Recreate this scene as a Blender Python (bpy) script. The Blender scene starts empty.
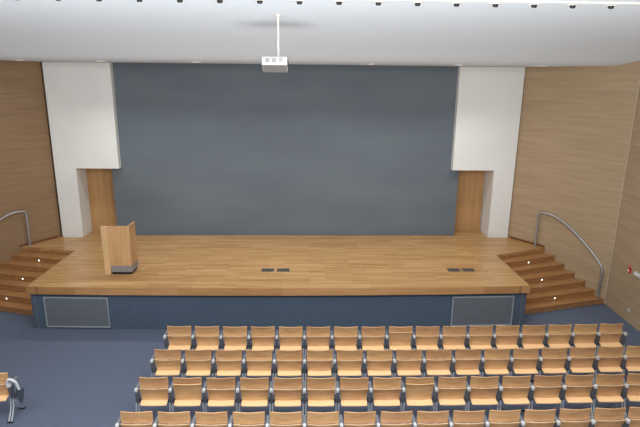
import bpy, bmesh, math, random
from mathutils import Vector, Matrix
random.seed(7)
scene = bpy.context.scene
C = scene.collection

# ------------------------------------------------------------------ helpers
def lin(c):
    return tuple(((v/255)/12.92 if v/255 <= .04045 else ((v/255+.055)/1.055)**2.4) for v in c) + (1,)

def mat(name, col, rough=.5, metal=0, emit=None, es=0, spec=.5):
    m = bpy.data.materials.new(name); m.use_nodes = True
    b = m.node_tree.nodes['Principled BSDF']
    b.inputs['Base Color'].default_value = lin(col)
    b.inputs['Roughness'].default_value = rough
    b.inputs['Metallic'].default_value = metal
    b.inputs['Specular IOR Level'].default_value = spec
    if emit:
        b.inputs['Emission Color'].default_value = lin(emit); b.inputs['Emission Strength'].default_value = es
    return m

def noise_mat(name, c1, c2, scale=(1,1,1), nscale=5, detail=4, rough=.6, metal=0, bump=0, spec=.5, rnd=0, lo=.35, hi=.65):
    """two colours mixed by a stretched noise, optional bump and per-object tint"""
    m = mat(name, c1, rough, metal, spec=spec); nt = m.node_tree; N = nt.nodes; L = nt.links
    b = N['Principled BSDF']
    tc = N.new('ShaderNodeTexCoord'); mp = N.new('ShaderNodeMapping'); mp.inputs['Scale'].default_value = scale
    L.new(tc.outputs['Object'], mp.inputs['Vector'])
    vec = mp.outputs['Vector']
    if rnd:
        oi = N.new('ShaderNodeObjectInfo'); ml = N.new('ShaderNodeMath'); ml.operation = 'MULTIPLY'; ml.inputs[1].default_value = 37
        L.new(oi.outputs['Random'], ml.inputs[0])
        ad = N.new('ShaderNodeVectorMath'); ad.operation = 'ADD'
        L.new(vec, ad.inputs[0]); L.new(ml.outputs[0], ad.inputs[1]); vec = ad.outputs[0]
    n = N.new('ShaderNodeTexNoise'); n.inputs['Scale'].default_value = nscale; n.inputs['Detail'].default_value = detail
    L.new(vec, n.inputs['Vector'])
    r = N.new('ShaderNodeValToRGB')
    r.color_ramp.elements[0].position = lo; r.color_ramp.elements[0].color = lin(c1)
    r.color_ramp.elements[1].position = hi; r.color_ramp.elements[1].color = lin(c2)
    L.new(n.outputs['Fac'], r.inputs['Fac'])
    out = r.outputs['Color']
    if rnd:
        hs = N.new('ShaderNodeHueSaturation')
        mr = N.new('ShaderNodeMapRange'); mr.inputs['To Min'].default_value = 1-rnd; mr.inputs['To Max'].default_value = 1+rnd
        L.new(oi.outputs['Random'], mr.inputs['Value']); L.new(mr.outputs[0], hs.inputs['Value'])
        mh = N.new('ShaderNodeMapRange'); mh.inputs['To Min'].default_value = .494; mh.inputs['To Max'].default_value = .504
        L.new(oi.outputs['Random'], mh.inputs['Value']); L.new(mh.outputs[0], hs.inputs['Hue'])
        L.new(out, hs.inputs['Color']); out = hs.outputs['Color']
    L.new(out, b.inputs['Base Color'])
    if bump:
        bp = N.new('ShaderNodeBump'); bp.inputs['Strength'].default_value = bump; bp.inputs['Distance'].default_value = .01
        L.new(n.outputs['Fac'], bp.inputs['Height']); L.new(bp.outputs['Normal'], b.inputs['Normal'])
    return m

def plank_mat(name, c1, c2, c3, length=1.1, width=.075, rough=.35, rot=0):
    m = mat(name, c1, rough); nt = m.node_tree; N = nt.nodes; L = nt.links; b = N['Principled BSDF']
    tc = N.new('ShaderNodeTexCoord'); mp = N.new('ShaderNodeMapping'); mp.inputs['Rotation'].default_value = (0,0,rot)
    L.new(tc.outputs['Object'], mp.inputs['Vector'])
    br = N.new('ShaderNodeTexBrick'); br.inputs['Scale'].default_value = 1
    br.inputs['Brick Width'].default_value = length; br.inputs['Row Height'].default_value = width
    br.inputs['Mortar Size'].default_value = .0012; br.inputs['Mortar Smooth'].default_value = .3
    br.inputs['Color1'].default_value = lin(c1); br.inputs['Color2'].default_value = lin(c2); br.inputs['Mortar'].default_value = lin(c3)
    br.inputs['Bias'].default_value = 0; br.offset = .37
    L.new(mp.outputs['Vector'], br.inputs['Vector'])
    m2 = N.new('ShaderNodeMapping'); m2.inputs['Scale'].default_value = (1.6, 22, 22); m2.inputs['Rotation'].default_value = (0,0,rot)
    L.new(tc.outputs['Object'], m2.inputs['Vector'])
    n = N.new('ShaderNodeTexNoise'); n.inputs['Scale'].default_value = 1.2; n.inputs['Detail'].default_value = 5
    L.new(m2.outputs['Vector'], n.inputs['Vector'])
    rp = N.new('ShaderNodeValToRGB'); rp.color_ramp.elements[0].color = (.72,.70,.66,1); rp.color_ramp.elements[1].color = (1.12,1.12,1.12,1)
    rp.color_ramp.elements[0].position = .3; rp.color_ramp.elements[1].position = .7
    L.new(n.outputs['Fac'], rp.inputs['Fac'])
    mx = N.new('ShaderNodeMix'); mx.data_type = 'RGBA'; mx.blend_type = 'MULTIPLY'; mx.inputs['Factor'].default_value = .7
    L.new(br.outputs['Color'], mx.inputs[6]); L.new(rp.outputs['Color'], mx.inputs[7]); L.new(mx.outputs[2], b.inputs['Base Color'])
    return m

def link(name, bm, m, parent=None, smooth=False, loc=None, rot=None):
    bmesh.ops.recalc_face_normals(bm, faces=bm.faces[:])
    me = bpy.data.meshes.new(name); bm.to_mesh(me); bm.free()
    if smooth:
        for p in me.polygons: p.use_smooth = True
        me.set_sharp_from_angle(angle=math.radians(35))
    me.materials.append(m)
    o = bpy.data.objects.new(name, me); C.objects.link(o)
    if parent: o.parent = parent
    if loc: o.location = loc
    if rot: o.rotation_euler = rot
    return o

def box(bm, x0, x1, y0, y1, z0, z1, bev=0, M=None):
    r = bmesh.ops.create_cube(bm, size=1)
    vs = r['verts']
    for v in vs:
        v.co = Vector(((x0+x1)/2+v.co.x*(x1-x0), (y0+y1)/2+v.co.y*(y1-y0), (z0+z1)/2+v.co.z*(z1-z0)))
    if bev:
        es = list({e for v in vs for e in v.link_edges})
        g = bmesh.ops.bevel(bm, geom=es, offset=bev, segments=2, affect='EDGES', profile=.6)
        vs = list({v for f in g['faces'] for v in f.verts} | {v for v in vs if v.is_valid})
    if M is not None:
        for v in vs: v.co = M @ v.co
    return vs

def tube(bm, pts, r, n=10, cap=True):
    pts = [Vector(p) for p in pts]; rings = []; ref = None
    for i, p in enumerate(pts):
        a = pts[max(i-1,0)]; b = pts[min(i+1,len(pts)-1)]
        d1 = (p-a).normalized() if i else (b-p).normalized(); d2 = (b-p).normalized() if i < len(pts)-1 else d1
        t = (d1+d2).normalized()
        if ref is None: ref = Vector((0,0,1)) if abs(t.z) < .9 else Vector((1,0,0))
        u = (ref - t*ref.dot(t)).normalized(); w = t.cross(u); ref = u
        k = 1/max(.5, t.dot(d2))
        rings.append([bm.verts.new(p + (u*math.cos(q)+w*math.sin(q))*r) for q in [2*math.pi*j/n for j in range(n)]])
    for a, b in zip(rings, rings[1:]):
        for j in range(n): bm.faces.new((a[j], a[(j+1)%n], b[(j+1)%n], b[j]))
    if cap: bm.faces.new(rings[0][::-1]); bm.faces.new(rings[-1])

def lathe(bm, prof, n=24, M=None, cx=0, cy=0):
    rings = []
    for r, z in prof:
        rings.append([bm.verts.new((cx+r*math.cos(2*math.pi*j/n), cy+r*math.sin(2*math.pi*j/n), z)) for j in range(n)])
    for a, b in zip(rings, rings[1:]):
        for j in range(n): bm.faces.new((a[j], a[(j+1)%n], b[(j+1)%n], b[j]))
    bm.faces.new(rings[0][::-1]); bm.faces.new(rings[-1])
    if M is not None:
        for g in rings:
            for v in g: v.co = M @ v.co

def prism(bm, poly, z0, z1):
    lo = [bm.verts.new((x,y,z0)) for x,y in poly]; hi = [bm.verts.new((x,y,z1)) for x,y in poly]
    n = len(poly)
    bm.faces.new(lo[::-1]); bm.faces.new(hi)
    for i in range(n): bm.faces.new((lo[i], lo[(i+1)%n], hi[(i+1)%n], hi[i]))

def round_path(pts, rad, seg=5):
    """round the corners of a polyline"""
    P = [Vector(p) for p in pts]; out = [P[0]]
    for a, b, c in zip(P, P[1:], P[2:]):
        r = min(rad, (a-b).length*.45, (c-b).length*.45)
        s = b+(a-b).normalized()*r; e = b+(c-b).normalized()*r
        for i in range(seg+1):
            t = i/seg; out.append(s*(1-t)**2 + b*2*t*(1-t) + e*t*t)
    out.append(P[-1]); return out

def thing(name, label, cat, loc=(0,0,0), rz=0, group=None):
    o = bpy.data.objects.new(name, None); C.objects.link(o); o.empty_display_size = .1
    o.location = loc; o.rotation_euler = (0,0,rz); o['label'] = label; o['category'] = cat
    if group: o['group'] = group
    return o
def tag(o, label, cat, group=None):
    o['label'] = label; o['category'] = cat
    if group: o['group'] = group
    return o
def struct(o): o['kind'] = 'structure'; return o

ORD = ['zeroth','first','second','third','fourth','fifth','sixth','seventh','eighth','ninth','tenth','eleventh','twelfth',
       'thirteenth','fourteenth','fifteenth','sixteenth','seventeenth','eighteenth']
MX = -.5                                   # the hall is symmetric about X = MX
def mir(p): return (2*MX-p[0],)+tuple(p[1:])

# ------------------------------------------------------------------ materials
M_carpet = noise_mat('carpet', (83, 92, 109), (95, 103, 121), (1,1,1), 60, 3, .95, bump=.3, spec=.1)
M_ceil   = mat('ceiling_plaster', (219,227,233), .85, spec=.2)
M_white  = noise_mat('white_panel', (220,221,218), (225,226,223), (.5,.5,.5), 2, 2, .6, spec=.3)
M_screen = noise_mat('dark_screen', (97, 106, 115), (102, 112, 119), (.2,1,.6), 2, 2, .75, spec=.25)
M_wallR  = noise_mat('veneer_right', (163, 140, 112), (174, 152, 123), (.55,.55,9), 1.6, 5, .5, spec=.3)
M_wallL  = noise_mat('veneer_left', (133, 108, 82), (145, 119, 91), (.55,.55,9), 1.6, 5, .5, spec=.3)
M_door   = noise_mat('door_veneer', (172, 131, 86), (186, 145, 98), (8,8,.6), 1.4, 4, .45, spec=.35)
M_deck   = plank_mat('stage_parquet', (194, 155, 107), (165, 123, 75), (141, 102, 63), 1.0, .07, .32)
M_edge   = plank_mat('stage_edge_board', (177, 134, 89), (158, 116, 72), (133, 99, 62), 2.3, .4, .4)
M_step   = noise_mat('step_wood', (152, 108, 67), (170, 124, 81), (1.2,14,14), 1.4, 4, .35, spec=.4)
M_base   = mat('dark_base_wood', (108, 66, 37), .5)
M_fascia = noise_mat('fascia_blue', (72,86,102), (77,91,107), (1,1,1), 20, 2, .8, spec=.2)
M_grille = None
M_metal  = mat('brushed_metal', (172,172,172), .45, .8)
M_frame  = mat('grille_frame', (172,180,186), .4, .4)
M_chrome = mat('chrome', (214,217,222), .28, .6)
M_dark   = mat('dark_steel', (72,76,84), .35, .6)
M_brk    = mat('grey_bracket', (98,102,110), .4, .4)
M_arm    = mat('grey_armrest', (112,115,120), .5)
M_black  = mat('black_plastic', (24,25,28), .5)
M_tablet = mat('dark_grey_tablet', (72,76,84), .5)
M_cap    = mat('pale_grey_plastic', (196,198,200), .45)
M_seat   = noise_mat('beech_ply', (198,154,106), (214,172,126), (2.2,14,14), 1.5, 4, .42, spec=.35, rnd=.05)
M_back   = noise_mat('beech_ply_back', (184,140,95), (200,158,112), (2.2,14,14), 1.5, 4, .42, spec=.35, rnd=.07)
M_lip    = mat('lit_ply_lip', (240, 198, 147), .5)  # paler than the seat ply: overhead light on the lip put into the colour
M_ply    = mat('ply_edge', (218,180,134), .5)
M_lect   = noise_mat('lectern_beech', (176, 135, 92), (189, 150, 107), (10,10,.8), 1.4, 4, .42, spec=.35)
M_lects  = noise_mat('lectern_edge', (191, 155, 112), (200, 166, 125), (10,10,.8), 1.4, 4, .45)
M_plinth = mat('lectern_plinth_grey', (135, 135, 135), .45, .3)
M_fbox   = mat('floor_box_lid', (84,84,80), .45, .3)
M_fboxf  = mat('floor_box_frame', (112,110,104), .4, .5)
M_proj   = mat('projector_white', (206,206,204), .4)
M_projg  = mat('projector_grille', (168,168,168), .6)
M_projb  = mat('projector_shaded_base', (120,118,116), .5)  # darker grey holds the shade on the projector's underside
M_projd  = mat('projector_dark', (60,60,62), .4)
M_red    = mat('alarm_red', (190,30,26), .4)
M_lampw  = mat('step_lamp', (255,250,240), .4, emit=(255,246,230), es=3)
M_dl     = mat('downlight_lens', (235,232,225), .5, emit=(255,248,235), es=.35)
M_cornertrim = mat('corner_trim', (196,182,164), .5)
M_trim   = mat('white_trim', (225,222,214), .5)

def grille_mat():
    m = mat('perforated_grille', (120,128,136), .5, .3); nt = m.node_tree; N = nt.nodes; L = nt.links; b = N['Principled BSDF']
    tc = N.new('ShaderNodeTexCoord'); w = N.new('ShaderNodeTexWave'); w.bands_direction = 'Z'; w.inputs['Scale'].default_value = 11
    L.new(tc.outputs['Object'], w.inputs['Vector'])
    r = N.new('ShaderNodeValToRGB'); r.color_ramp.elements[0].color = lin((94, 101, 108)); r.color_ramp.elements[1].color = lin((122, 128, 134))
    L.new(w.outputs['Fac'], r.inputs['Fac']); L.new(r.outputs['Color'], b.inputs['Base Color'])
    bp = N.new('ShaderNodeBump'); bp.inputs['Strength'].default_value = .4; bp.inputs['Distance'].default_value = .01
    L.new(w.outputs['Fac'], bp.inputs['Height']); L.new(bp.outputs['Normal'], b.inputs['Normal'])
    return m
M_grille = grille_mat()

# ------------------------------------------------------------------ room shell
A = (6.08, 14.78); B = (7.80, 12.33); E1 = (7.76, 10.86); E2 = (8.55, 10.70)
bm = bmesh.new(); box(bm, -12, 11, -2, 15.6, -.1, 0)
struct(link('floor', bm, M_carpet))

CEIL = [(15.6,5.95),(14.0,5.95),(13.3,5.95),(12.95,5.955),(12.75,5.975),(12.55,6.025),(12.3,6.11),(12.0,6.205),(11.5,6.325),(11,6.42),(10.4,6.515),
        (9.8,6.59),(9.2,6.64),(8.6,6.68),(8.0,6.705),(7.4,6.72),(6.5,6.73),(4,6.74),(-2,6.74)]
def ceil_z(y):
    for (y0,z0),(y1,z1) in zip(CEIL, CEIL[1:]):
        if y1 <= y <= y0: return z0+(z1-z0)*(y-y0)/(y1-y0)
bm = bmesh.new()
lo = [[bm.verts.new((x,y,z)) for x in (-12,11)] for y,z in CEIL]
hi = [[bm.verts.new((x,y,7.0)) for x in (-12,11)] for y,z in CEIL]
for i in range(len(CEIL)-1):
    bm.faces.new((lo[i][0],lo[i][1],lo[i+1][1],lo[i+1][0])); bm.faces.new((hi[i][0],hi[i+1][0],hi[i+1][1],hi[i][1]))
    for s in (0,1): bm.faces.new((lo[i][s],lo[i+1][s],hi[i+1][s],hi[i][s]))
for i in (0,-1): bm.faces.new((lo[i][0],hi[i][0],hi[i][1],lo[i][1]))
struct(link('ceiling', bm, M_ceil, smooth=True))

def wall_strip(name, pts, m, th, z0=0, z1=6.9):
    """vertical wall following pts (room on the left hand side), thickened outward by th"""
    bm = bmesh.new()
    P = [Vector((x,y)) for x,y in pts]; outp = []
    for i, p in enumerate(P):
        d1 = (P[i]-P[i-1]).normalized() if i else (P[1]-P[0]).normalized()
        d2 = (P[i+1]-P[i]).normalized() if i < len(P)-1 else d1
        n1 = Vector((d1.y,-d1.x)); n2 = Vector((d2.y,-d2.x)); n = (n1+n2).normalized(); n = n*(th/max(.4,n.dot(n1)))
        outp.append(p+n)
    rows = [[bm.verts.new((q.x,q.y,z)) for q in Q] for Q in (P,outp) for z in (z0,z1)]
    a,b,c,d = rows
    for i in range(len(P)-1):
        bm.faces.new((a[i],a[i+1],b[i+1],b[i])); bm.faces.new((c[i],d[i],d[i+1],c[i+1]))
        bm.faces.new((b[i],b[i+1],d[i+1],d[i])); bm.faces.new((a[i],c[i],c[i+1],a[i+1]))
    for i in (0,-1): bm.faces.new((a[i],b[i],d[i],c[i]))
    return struct(link(name, bm, m))
ptsR = [(8.55,-2),E2,E1,B,A,(6.08,15.45)]
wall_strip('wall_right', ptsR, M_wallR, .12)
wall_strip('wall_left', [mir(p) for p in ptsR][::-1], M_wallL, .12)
# dark back wall slab standing in front of the rear wall
bm = bmesh.new(); box(bm, -5.49, 4.50, 14.93, 15.39, 1.05, 5.95)
struct(link('wall_back', bm, M_screen))
bm = bmesh.new(); box(bm, -7.4, 6.4, 15.46, 15.58, 0, 6.9)
struct(link('wall_rear', bm, M_white))
# doors in the recesses
for n, s in (('door_1', -1), ('door_2', 1)):
    x0, x1 = MX+s*5.02, MX+s*5.93
    bm = bmesh.new(); box(bm, min(x0,x1), max(x0,x1), 15.39, 15.45, 1.05, 3.3)
    d = struct(link(n, bm, M_door))
    bm = bmesh.new(); hx = MX+s*5.12
    tube(bm, [(hx,15.39,2.05),(hx,15.33,2.05),(hx+s*.12,15.33,2.05)], .011, 8)
    link('handle', bm, M_metal, d, True)
# white L-shaped panels
for s, side in ((-1,'left'), (1,'right')):
    o, i_, pn = ((-7.0,-6.41,-5.215),(6.05,5.46,4.25))[s>0]
    poly = [(o,1.05),(i_,1.05),(i_,3.07),(pn,3.07),(pn,5.94),(o,5.94)]
    bm = bmesh.new()
    f = [bm.verts.new((x,14.72,z)) for x,z in poly]; g = [bm.verts.new((x,14.925 if abs(x-pn)<1e-6 else 14.925,z)) for x,z in poly]
    n = len(poly); bm.faces.new(f); bm.faces.new(g[::-1])
    for k in range(n): bm.faces.new((f[k],f[(k+1)%n],g[(k+1)%n],g[k]))
    box(bm, min(o,i_), max(o,i_), 14.9251, 15.385, 1.05, 3.07)
    xi = MX+s*5.05; box(bm, min(o,xi), max(o,xi), 14.9251, 15.385, 3.0701, 5.94)
    tag(link('wall_panel', bm, M_white), f'tall white L-shaped wall panel on the {side} of the dark screen wall', 'wall panel', 'white panels flanking the screen wall')
# baseboards along the splayed walls at stage level, corner trims
def wall_pt(t, off=0):
    d = Vector((B[0]-A[0],B[1]-A[1])); n = Vector((d.y,-d.x)).normalized()
    if n.x > 0: n = -n
    p = Vector(A)+d*t+n*off; return (p.x,p.y)
# ------------------------------------------------------------------ stage
SX = 5.67                                            # half width of the stage front
def front_y(x): return 10.905+.0036*(x-MX)**2
STEP_IN = [(5.15, 13.16-.253*k) for k in range(7)]
OUTS = [(6.80,13.80),(6.95,13.54),(7.11,13.30),(7.26,13.03),(7.42,12.77),(7.60,12.55),(7.76,12.35)]
def line_x(p, q, a, b):
    p,q,a,b = map(Vector,(p,q,a,b)); d = q-p; e = b-a
    t = ((a-p).x*e.y-(a-p).y*e.x)/(d.x*e.y-d.y*e.x); r = p+d*t; return (r.x,r.y)
W0, W1 = wall_pt(0,.006), wall_pt(1,.006)
STEP_OUT = [line_x(i,o,W0,W1) for i,o in zip(STEP_IN,OUTS)]
STEP_IN_L = [(5.15, 13.50-.31*k) for k in range(7)]           # the left flight starts a little further back
STEP_OUT_L = [line_x(i,(o[0],o[1]+.06),W0,W1) for i,o in zip(STEP_IN_L,OUTS)]
st = thing('stage', 'raised wooden stage with parquet floor and dark blue front', 'stage', (MX,11,0))
fr = [(x, front_y(x)+.01) for x in [MX-SX+2*SX*i/24 for i in range(25)]]
R = [(5.15,13.16), STEP_OUT[0], W0, (6.02,15.45)]   # runs back into the door recesses
RL = [STEP_IN_L[0], STEP_OUT_L[0], W0, (6.02,15.45)]
poly = fr + R + [mir(p) for p in RL][::-1]
off = lambda poly: [(x-MX, y-11) for x,y in poly]
bm = bmesh.new(); prism(bm, off(poly), .98, 1.05); link('deck', bm, M_deck, st)
# edge board: wooden front band with its own board joints
bm = bmesh.new()
fr2 = [(x, front_y(x)-.012) for x,_ in fr]; fr3 = [(x, front_y(x)+.0095) for x,_ in fr]
prism(bm, off(fr2+fr3[::-1]), .875, 1.05); link('edge_board', bm, M_edge, st)
for s in (-1,1):
    bm = bmesh.new(); xs = MX+s*SX; box(bm, min(xs,xs+s*.008)-MX, max(xs,xs+s*.008)-MX, front_y(xs)-.012-11, (13.155 if s > 0 else 13.495)-11, .875, 1.05); link('edge_board', bm, M_edge, st)
# solid wood risers closing the stage ends above the steps
for s in (-1,1):
    si, so = (STEP_IN[0],STEP_OUT[0]) if s > 0 else (STEP_IN_L[0],STEP_OUT_L[0])
    q = [(5.145,si[1]),so,(so[0],so[1]+.03),(5.145,si[1]+.03)]
    q = [(x,y+.012) for x,y in q]
    if s < 0: q = [mir(p) for p in q]
    bm = bmesh.new(); prism(bm, off(q), .875, .979); link('end_riser', bm, M_step, st)
# fascia (front and sides)
bm = bmesh.new()
fi = [(MX-SX+.02,13.1)]+[(MX+(x-MX)*(SX-.02)/SX, front_y(x)+.075) for x,_ in fr]+[(MX+SX-.02,13.1)]
fo = [(MX-SX+.12,13.1)]+[(MX+(x-MX)*(SX-.12)/SX, front_y(x)+.175) for x,_ in fr]+[(MX+SX-.12,13.1)]
prism(bm, off(fi+fo[::-1]), 0, .98); link('fascia', bm, M_fascia, st)
# thin seam boards near the two ends of the fascia
for s in (-1,1):
    bm = bmesh.new(); xs = MX+s*5.55; yy = front_y(xs)+.068
    box(bm, xs-.012-MX, xs+.012-MX, yy-11, yy+.02-11, 0, .89); link('corner_strip', bm, M_grille, st)

for s, side, k0 in ((-1,'left',None),(1,'right',None)):
    f = (lambda p: p) if s > 0 else mir
    sc = thing('stage_staircase', f'wooden steps fanning down from the {side} end of the stage to the carpet', 'stairs', f((6.4,12.6,0)), 0, 'wooden steps at the stage ends')
    ox, oy, _ = sc.location
    for k in range(1,7):
        SI, SO = (STEP_IN,STEP_OUT) if s > 0 else (STEP_IN_L,STEP_OUT_L)
        q = [f(SI[k]), f(SO[k]), f(SO[k-1]), f(SI[k-1])]
        lvl = 1.05-.15*k
        bm = bmesh.new(); q2 = [(x-ox,y-oy) for x,y in q]
        if s > 0: q2 = [(x+(.03 if i in (0,3) else 0),y) for i,(x,y) in enumerate(q2)]
        else: q2 = [(x-(.03 if i in (0,3) else 0),y) for i,(x,y) in enumerate(q2)]
        prism(bm, q2, 0, lvl-.03)
        # tread with a small nosing overhang
        a,b,c,d = [Vector(p) for p in q2]; nrm = Vector((b-a)).orthogonal().normalized()
        if nrm.y > 0: nrm = -nrm
        aa = a+nrm*.018; bb = b+nrm*.018
        if (s>0 and bb.x+ox>0) or s<0:
            tt = .012/max((c-b).length,1e-6)
            bb = b + (b-c).normalized()*.018 if k<6 else b+nrm*.018+ (a-b).normalized()*.02
        prism(bm, [tuple(aa),tuple(bb),tuple(c),tuple(d)], lvl-.0299, lvl)
        stp = link('step', bm, M_step, sc)
        if k in (1,3,5):
            t = {1:.51,3:.51,5:.50}[k]
            p = a.lerp(b,t)+nrm*.004
            ang = math.atan2(nrm.y,nrm.x)
            bm = bmesh.new(); Mx = Matrix.Translation((p.x,p.y,lvl-.085)) @ Matrix.Rotation(ang,4,'Z') @ Matrix.Rotation(math.pi/2,4,'Y')
            lathe(bm, [(.032,-.004),(.032,.006),(.026,.010)], 16, Mx)
            lp = link('step_light', bm, M_metal, stp, True)
            bm = bmesh.new(); lathe(bm, [(.021,.010),(.018,.014)], 16, Mx); link('lens', bm, M_lampw, lp, True)
    # baseboard at stage level on the splayed wall
    p0, p1 = wall_pt(.03,.004), wall_pt(.395,.004); p2, p3 = wall_pt(.395,.018), wall_pt(.03,.018)
    bm = bmesh.new(); prism(bm, [f(p) for p in (p0,p1,p2,p3)], 1.05, 1.10)
    struct(link(f'baseboard_{side}', bm, M_base))
    bm = bmesh.new(); bx = f((B[0]-.012,B[1]-.005)); lathe(bm, [(.008,.0),(.008,6.1)], 10, None, bx[0], bx[1])
    struct(link('trim_1' if s<0 else 'trim_2', bm, M_cornertrim, smooth=True))
    # handrail
    pts = [(6.54,13.93,1.05),(6.535,13.94,2.02),(6.70,13.75,2.05),(6.83,13.60,2.01),(6.97,13.43,1.92),(7.11,13.25,1.79),(7.24,13.07,1.635),(7.37,12.90,1.465),
           (7.49,12.73,1.29),(7.60,12.58,1.105),(7.665,12.48,.96),(7.68,12.44,.85),(7.655,12.44,.17 if True else 0)]
    hr = thing('handrail', f'curved grey metal handrail beside the {side} stage steps', 'handrail', f((6.54,13.93,1.05)), 0, 'handrails of the stage steps')
    o3 = Vector(f((6.54,13.93,1.05)))
    path = [Vector(f(p))-o3 for p in pts]
    body = round_path(path, .07, 4)
    bm = bmesh.new(); tube(bm, body, .032, 12); link('rail', bm, M_metal, hr, True)
    for q in (path[0], path[-1]):
        bm = bmesh.new(); lathe(bm, [(.055,q.z+.0),(.055,q.z+.012),(.03,q.z+.02)], 16, None, q.x, q.y); link('foot_plate', bm, M_metal, hr, True)

# ventilation grilles on the fascia
for s, side in ((-1,'left'),(1,'right')):
    xc = MX+s*4.63; y = front_y(xc)+.066; rz = math.atan(2*.0036*(xc-MX))
    g = thing('ventilation_grille', f'grey framed ventilation grille at the {side} end of the stage front', 'grille', (xc,y,0), rz, 'grilles on the stage front')
    bm = bmesh.new(); box(bm, -.70,.70,-.010,.0,.075,.755); link('mesh_panel', bm, M_grille, g)
    bm = bmesh.new()
    for a in ((-.725,.725,-.022,0,.755,.785),(-.725,.725,-.022,0,.045,.075),(-.725,-.70,-.022,0,.0751,.7549),(.70,.725,-.022,0,.0751,.7549)): box(bm,*a)
    link('frame', bm, M_frame, g)

# floor boxes let into the stage
FB = [(-.885,'left of the middle pair'),(-.51,'right of the middle pair'),(3.69,'left of the pair by the right steps'),(4.05,'right of the pair by the right steps')]
for x, w in FB:
    g = thing('floor_box', f'dark grey socket box in the stage floor, {w}', 'floor box', (x,12.03,1.05), 0, 'floor boxes in the stage')
    bm = bmesh.new()
    for a in ((-.155,.155,-.105,-.09,.0,.006),(-.155,.155,.09,.105,0,.006),(-.155,-.14,-.0899,.0899,0,.006),(.14,.155,-.0899,.0899,0,.006)): box(bm,*a)
    link('frame', bm, M_fboxf, g)
    bm = bmesh.new(); box(bm, -.139,.139,-.089,.089,0,.004); 
    for k in range(5): box(bm, -.12,.12,-.07+k*.033,-.058+k*.033,.004,.0065)
    link('lid', bm, M_fbox, g)
    bm = bmesh.new(); box(bm, -.03,.03,-.083,-.073,.004,.008); link('finger_slot', bm, M_black, g)

# ------------------------------------------------------------------ lectern
L = thing('lectern', 'pale wooden lectern with grey plinth at the left of the stage', 'lectern', (-4.35,11.75,1.05))
bm = bmesh.new(); box(bm, -.205,.29,0,.03,.22,1.19,.004); link('front_panel', bm, M_lect, L)
bm = bmesh.new(); box(bm, -.345,-.2051,-.03,.04,0,1.185,.005); link('side_post', bm, M_lects, L)
bm = bmesh.new(); box(bm, .262,.29,.0301,.45,.22,1.19,.004); link('side_panel', bm, M_lect, L)
bm = bmesh.new(); box(bm, -.20,.2619,.0301,.40,.90,.925,.004); link('desk_top', bm, M_lect, L)
bm = bmesh.new(); box(bm, -.205,.29,.004,.44,.06,.219,.006); link('plinth', bm, M_plinth, L)
bm = bmesh.new(); box(bm, -.19,.275,.02,.42,0,.0599); link('foot', bm, M_black, L)

# ------------------------------------------------------------------ ceiling fittings
bm = bmesh.new(); zc = ceil_z(7.90); box(bm, -9.04,8.53,7.88,7.91,zc-.025,zc+.01)
struct(link('trim_3', bm, M_trim))
SPOTS = []
for i in range(16):
    x = -4.13+i*.579; y = 8.18
    z = ceil_z(y)
    g = thing('ceiling_spotlight', f'{ORD[i+1]} small round black-eyed ceiling spotlight counted from the left', 'spotlight', (x,y,z), 0, 'row of spotlights along the top of the ceiling')
    bm = bmesh.new(); lathe(bm, [(.052,-.002),(.088,-.012),(.092,.0),(.092,.004)], 20); r_ = link('trim_ring', bm, M_trim, g, True)
    bm = bmesh.new(); Mt = Matrix.Translation((.0,0,-.004)); lathe(bm, [(.026,-.040),(.038,-.036),(.042,-.01),(.042,.0)], 20, Mt @ Matrix.Rotation(.35,4,'X')); link('baffle', bm, M_black, g, True)
    SPOTS.append((x,y,z))
DL = [(-6.86,13.3),(-4.91,13.25),(-2.62,13.2),(1.61,13.2),(3.76,13.15),(5.80,13.15)]
for i,(x,y) in enumerate(DL):
    z = ceil_z(y)
    g = thing('downlight', f'{ORD[i+1]} recessed downlight from the left, at the ceiling edge above the stage', 'ceiling light', (x,y,z), 0, 'downlights above the stage')
    bm = bmesh.new(); lathe(bm, [(.11,-.016),(.13,-.012),(.13,.004)], 24); link('trim_ring', bm, M_trim, g, True)
    bm = bmesh.new(); lathe(bm, [(.07,-.022),(.10,-.0165),(.10,-.012)], 24); link('lens', bm, M_dl, g, True)
# projector
PX, PY, PZ = -.505, 9.3, 5.825
P = thing('projector', 'white projector hanging on a thin white pole from the ceiling', 'projector', (PX,PY,PZ))
tilt = Matrix.Rotation(math.radians(-24),4,'X')
bm = bmesh.new(); box(bm,-.215,.215,-.15,.15,-.075,.075,.022,tilt); body = link('body', bm, M_proj, P, True)
for x0,x1 in ((-.155,-.085),(-.045,.025)):
    bm = bmesh.new(); box(bm, x0,x1,-.153,-.1495,-.04,.04,0,tilt)
    for k in range(5): box(bm, x0+.006,x1-.006,-.157,-.1531,-.034+k*.015,-.026+k*.015,0,tilt)
    link('vent', bm, M_projg, body)
bm = bmesh.new(); lathe(bm,[(.032,.1495),(.032,.157),(.022,.159)],16,tilt @ Matrix.Rotation(math.radians(90),4,'X') @ Matrix.Translation((.10,.005,0))); link('round_vent', bm, M_projg, body, True)
bm = bmesh.new(); box(bm,-.205,.205,-.138,.138,-.082,-.0751,.004,tilt); link('shaded_base_plate', bm, M_projb, body)  # plate added so the underside reads as shaded
bm = bmesh.new(); lathe(bm,[(.055,.145),(.055,.18),(.042,.185)],18,tilt @ Matrix.Rotation(math.radians(-90),4,'X') @ Matrix.Translation((.12,0,0))); link('lens', bm, M_projd, body, True)
bm = bmesh.new(); box(bm,.2151,.232,-.10,.09,-.045,.045,.006,tilt); link('side_vent', bm, M_projd, body)
zt = ceil_z(PY)-PZ
bm = bmesh.new(); tube(bm, [(.06,0,.06),(.06,0,zt)], .017, 12); link('pole', bm, M_trim, P, True)
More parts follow.
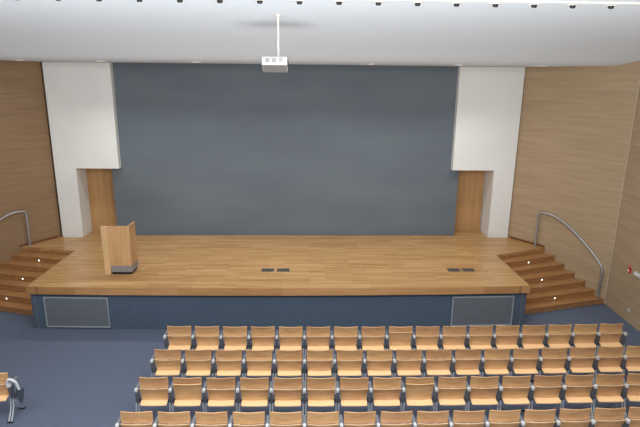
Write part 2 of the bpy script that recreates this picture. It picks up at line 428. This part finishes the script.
bm = bmesh.new(); lathe(bm,[(.03,zt-.03),(.06,zt-.012),(.06,zt)],18,None,.06,0); link('ceiling_plate', bm, M_trim, P, True)
bm = bmesh.new(); box(bm,-.02,.14,-.07,.07,.066,.085,.004,tilt); link('mount_bracket', bm, M_trim, P)

# ------------------------------------------------------------------ small things on the right wall
def on_wall2(y, z): 
    t = (y-E1[1])/(B[1]-E1[1]); return (E1[0]+(B[0]-E1[0])*t, y, z)
rzw = math.atan2(B[1]-E1[1], B[0]-E1[0])-math.pi/2
g = thing('fire_alarm_call_point', 'small red fire alarm call point on the right wood wall', 'fire alarm', on_wall2(11.52,1.24), rzw)
bm = bmesh.new(); box(bm,-.045,0,-.05,.05,-.055,.055,.006); k = link('case', bm, M_red, g)
bm = bmesh.new(); box(bm,-.050,-.0451,-.03,.03,-.03,.02); link('press_plate', bm, M_trim, g)
bm = bmesh.new(); box(bm,-.02,0,-.035,.035,.095,.165,.003); link('sign', bm, mat('faded_red_sign',(196,120,108),.5), g)
g = thing('wall_box', 'white rectangular wall box right of the red fire alarm', 'wall box', on_wall2(11.16,1.26), rzw)
bm = bmesh.new(); box(bm,-.06,0,-.13,.13,-.045,.045,.01); link('cover', bm, M_cap, g)
bm = bmesh.new(); box(bm,-.066,-.0601,-.09,.09,-.02,.02); link('front_plate', bm, M_trim, g)
g = thing('wall_socket', 'small white wall socket low on the right wood wall', 'socket', on_wall2(11.3,.31), rzw)
bm = bmesh.new(); box(bm,-.014,0,-.04,.04,-.04,.04,.004); link('plate', bm, M_cap, g)
bm = bmesh.new(); lathe(bm,[(.022,.0141),(.022,.016)],14,Matrix.Rotation(-math.pi/2,4,'Y')); link('outlet', bm, M_projg, g)

# ------------------------------------------------------------------ seats
def sheet(bm, prof, w0, w1, th, bow, nx=9, rtop=.02, rbot=0):
    """curved plywood sheet: prof = [(y,z)], width w0 at its top to w1 at its bottom, wings bowed forward"""
    n = len(prof); rows = []
    zt, zb = prof[0][1], prof[-1][1]
    for i,(y,z) in enumerate(prof):
        t = (zt-z)/(zt-zb); w = w0+(w1-w0)*t
        row = []
        for j in range(nx):
            u = -1+2*j/(nx-1)
            row.append(bm.verts.new((u*w/2, y+bow*u*u*(1-.35*t), z-(.010*abs(u)**8 if i==0 else 0)+(-.006*(1-u*u) if i==0 else 0))))
        rows.append(row)
    fs = []
    for a,b in zip(rows,rows[1:]):
        for j in range(nx-1): fs.append(bm.faces.new((a[j],a[j+1],b[j+1],b[j])))
    bmesh.ops.recalc_face_normals(bm, faces=fs)
    bmesh.ops.solidify(bm, geom=fs, thickness=th)

def smooth_prof(pts, n=4):
    out = []
    P = [Vector(p) for p in pts]
    for i in range(len(P)-1):
        p0 = P[max(i-1,0)]; p1 = P[i]; p2 = P[i+1]; p3 = P[min(i+2,len(P)-1)]
        for k in range(n):
            t = k/n
            out.append(.5*((2*p1)+(p2-p0)*t+(2*p0-5*p1+4*p2-p3)*t*t+(3*p1-p0-3*p2+p3)*t**3))
    out.append(P[-1]); return [(v.x,v.y) for v in out]

W = .47
def mesh_of(build, name, m, smooth=True):
    bm = bmesh.new(); build(bm); o = link(name, bm, m, None, smooth); me = o.data; bpy.data.objects.remove(o); return me
def back_prof(dz): return smooth_prof([(-.004,.832),(.010,.785),(.020,.715),(.022,.66+dz*.5),(.012,.622+dz*.6)])
def seat_prof(dz): return smooth_prof([(-.030,.628+dz),(-.012,.59+dz),(.010,.53+dz*.5),(.022,.47),(.021,.43),(.014,.394)])+[(-.02,.384),(-.06,.374),(-.098,.362)]
def make_meshes(dz):
    b = mesh_of(lambda bm: sheet(bm, back_prof(dz), W, W*.985, .012, .030), 'backrest', M_back)
    s = mesh_of(lambda bm: sheet(bm, seat_prof(dz), W*.985, W*.90, .012, .022), 'seat', M_seat)
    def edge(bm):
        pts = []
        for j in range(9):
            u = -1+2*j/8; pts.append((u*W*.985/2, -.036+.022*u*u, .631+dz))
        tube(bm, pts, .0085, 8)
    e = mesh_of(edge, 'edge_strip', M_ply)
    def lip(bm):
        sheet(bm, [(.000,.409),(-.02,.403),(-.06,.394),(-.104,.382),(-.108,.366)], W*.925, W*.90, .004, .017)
    l = mesh_of(lip, 'lit_rear_lip', M_lip)  # strip over the seat's rear curl, carries the painted lit band
    return b, s, e, l
N_ = make_meshes(0); U_ = make_meshes(.085)
GX = W/2+.04
def cap_b(bm): box(bm, -.025,.025,-.070,-.005,.592,.650,.014)
def arm_b(bm): box(bm, -.026,.026,-.0049,.20,.618,.645,.010)
def bracket_b(bm):
    box(bm, -.022,.022,-.055,.05,.42,.5849,.006); box(bm, -.030,.030,-.035,.03,.455,.50,.006)
    box(bm, -.028,.028,-.005,.09,.32,.4199,.008)
def leg_b(bm):
    for sx in (-.022,.022):
        tube(bm, round_path([(sx,-.02,.36),(sx,-.05,.20),(sx,-.16,.022)],.05,3), .013, 8)
        tube(bm, round_path([(sx,.03,.30),(sx,.08,.16),(sx,.22,.022)],.05,3), .011, 8)
def foot_b(bm): box(bm, -.045,.045,-.02,.02,0,.022,.006)
ME_arm = mesh_of(arm_b,'armrest',M_arm); ME_cap = mesh_of(cap_b,'armrest_cap',M_cap); ME_br = mesh_of(bracket_b,'bracket',M_brk)
ME_leg = mesh_of(leg_b,'leg',M_chrome); ME_foot = mesh_of(foot_b,'foot',M_black)

def part(name, me, parent, loc=(0,0,0)):
    o = bpy.data.objects.new(name, me); C.objects.link(o); o.parent = parent; o.location = loc; return o
def side_set(c, x):
    a = part('armrest', ME_arm, c, (x,0,0)); part('end_cap', ME_cap, a)
    l = part('leg', ME_leg, c, (x,0,0)); part('bracket', ME_br, l); part('foot', ME_foot, l, (0,-.165,0)); part('foot', ME_foot, l, (0,.225,0))
ROWS = ['front row','second row','third row','rearmost row']
def make_chair(x, y, label, up, last, group='folding seats facing the stage', rz=0):
    c = thing('auditorium_seat', label, 'seat', (x,y,0), rz, group)
    b, s, e, l = U_ if up else N_
    part('backrest', b, c); so = part('seat', s, c); part('edge_strip', e, so); part('lit_rear_lip', l, so)
    side_set(c, -GX)
    if last: side_set(c, GX)
    return c
X0, Y0, DY = -2.697, 9.463, .909
COUNT = [17,17,16,15]
UP = {(0,8),(2,1),(2,8)}
for j in range(4):
    for i in range(COUNT[j]):
        x = X0+.55*i-.0005*(i-5)**2+W/2
        y = Y0-DY*j+.0011*(i-7)**2
        dy = math.atan(2*.0011*(i-7)/.55)
        up = (j,i) in UP
        if i == 0: lab = f'beech folding seat at the aisle end of the {ROWS[j]}'
        elif i == 16: lab = f'beech folding seat at the far right end of the {ROWS[j]}'
        else: lab = f'beech folding seat, {ORD[i+1]} from the aisle end of the {ROWS[j]}'
        if up: lab += ', back edge raised higher'
        make_chair(x, y, lab, up, i == COUNT[j]-1)
    # beam carrying the row
    bm = bmesh.new()
    top = []; 
    n = 24; imax = COUNT[j]-1
    ring = []
    for k in range(n+1):
        i = -.12+(imax+1.0)*k/n
        x = X0+.55*i-.0005*(i-5)**2; y = Y0-DY*j+.0011*(i-7)**2+.02
        ring.append([bm.verts.new((x,y+a,b)) for a,b in ((.095,.30),(.095,.345),(.145,.345),(.145,.30))])
    for a,b in zip(ring,ring[1:]):
        for q in range(4): bm.faces.new((a[q],a[(q+1)%4],b[(q+1)%4],b[q]))
    bm.faces.new(ring[0]); bm.faces.new(ring[-1][::-1])
    tag(link('seat_beam', bm, M_dark), f'dark steel beam under the seats of the {ROWS[j]}', 'beam', 'beams under the seat rows')
# the end seat of the left block
c = make_chair(-5.16, 7.86, 'folding seat with dark tablet left of the aisle at the photo edge', False, True, group=None)
bm = bmesh.new()
pl = [(-.065,.0),(-.06,-.02),(-.045,-.16),(-.02,-.25),(.005,-.265),(.03,-.22),(.06,-.10),(.075,.02),(.03,.005)]
f = [bm.verts.new((x,-.008,z)) for x,z in pl]; g = [bm.verts.new((x,.008,z)) for x,z in pl]
bm.faces.new(f); bm.faces.new(g[::-1])
for k in range(len(pl)): bm.faces.new((f[k],f[(k+1)%len(pl)],g[(k+1)%len(pl)],g[k]))
t = link('writing_tablet', bm, M_tablet, c, False, (.42,-.02,.54))
bm = bmesh.new(); tube(bm, round_path([(-.17,-.03,.06),(-.15,-.04,.22),(-.03,-.03,.17),(.0,-.012,.0)],.06,4), .022, 10); link('hinge_arm', bm, M_cap, t, True)

# ------------------------------------------------------------------ lights
def spot(x,y,z,e,tgt,ang=100,blend=.9,size=.12,col=(1,.97,.94)):
    l = bpy.data.lights.new('ceiling_lamp','SPOT'); l.energy = e; l.spot_size = math.radians(ang); l.spot_blend = blend; l.shadow_soft_size = size; l.color = col
    o = bpy.data.objects.new('ceiling_lamp', l); C.objects.link(o); o.location = (x,y,z)
    d = Vector(tgt)-Vector((x,y,z)); o.rotation_euler = d.to_track_quat('-Z','Y').to_euler(); return o
for k,(x,y) in enumerate(DL): spot(x,y,ceil_z(y)-.06,25 if k in (0,5) else 60,(x,y-.3,1),130)
for x,y,z in SPOTS[::2]: spot(x+.28,y,z-.08,50,(x+.28,y+.1,0),125)
def area(x,y,z,sx,sy,e,tgt,col=(1,.99,.97)):
    l = bpy.data.lights.new('fill_light','AREA'); l.shape = 'RECTANGLE'; l.size = sx; l.size_y = sy; l.energy = e; l.color = col  # unseen fill light, not a fitting of the hall
    o = bpy.data.objects.new('fill_light', l); C.objects.link(o); o.location = (x,y,z)
    d = Vector(tgt)-Vector((x,y,z)); o.rotation_euler = d.to_track_quat('-Z','Y').to_euler(); return o
wash = area(-.5,13.2,5.92,11.5,.07,135,(-.5,13.2,0)); wash.data.spread = math.radians(112)  # added strip, lights the deck and lower back wall with a cutoff above
area(-.5,5.0,6.6,13,2.5,900,(-.5,6.6,0))  # added overhead fill above the seat rows
area(-.5,1.2,6.5,13,3,180,(-.5,13,3.0))  # added fill from the camera side, aimed at the stage
area(-.5,3.0,.8,9,3,1560,(-.5,3.4,6),(1,1,1))  # added uplight near the floor, only brightens the ceiling for bounce
w = bpy.data.worlds.new('World'); scene.world = w; w.use_nodes = True
w.node_tree.nodes['Background'].inputs[0].default_value = (.86,.92,1,1); w.node_tree.nodes['Background'].inputs[1].default_value = .45
scene.view_settings.view_transform = 'Standard'; scene.view_settings.look = 'None'; scene.view_settings.exposure = -.4

# ------------------------------------------------------------------ camera
F, PI_, YA, RO, H = 523.17, .2558, .0312, .0106, 5.6313
fw = Vector((math.sin(YA)*math.cos(PI_), math.cos(YA)*math.cos(PI_), -math.sin(PI_)))
rt = Vector((math.cos(YA), -math.sin(YA), 0)); up = rt.cross(fw)
r2 = rt*math.cos(RO)+up*math.sin(RO); u2 = -rt*math.sin(RO)+up*math.cos(RO)
cam = bpy.data.cameras.new('camera'); co = bpy.data.objects.new('camera', cam); C.objects.link(co)
cam.sensor_width = 36; cam.sensor_fit = 'HORIZONTAL'; cam.lens = F/640*36; cam.clip_start = .05
Mw = Matrix((( r2.x,u2.x,-fw.x,0),(r2.y,u2.y,-fw.y,0),(r2.z,u2.z,-fw.z,H),(0,0,0,1)))
co.matrix_world = Mw
scene.camera = co
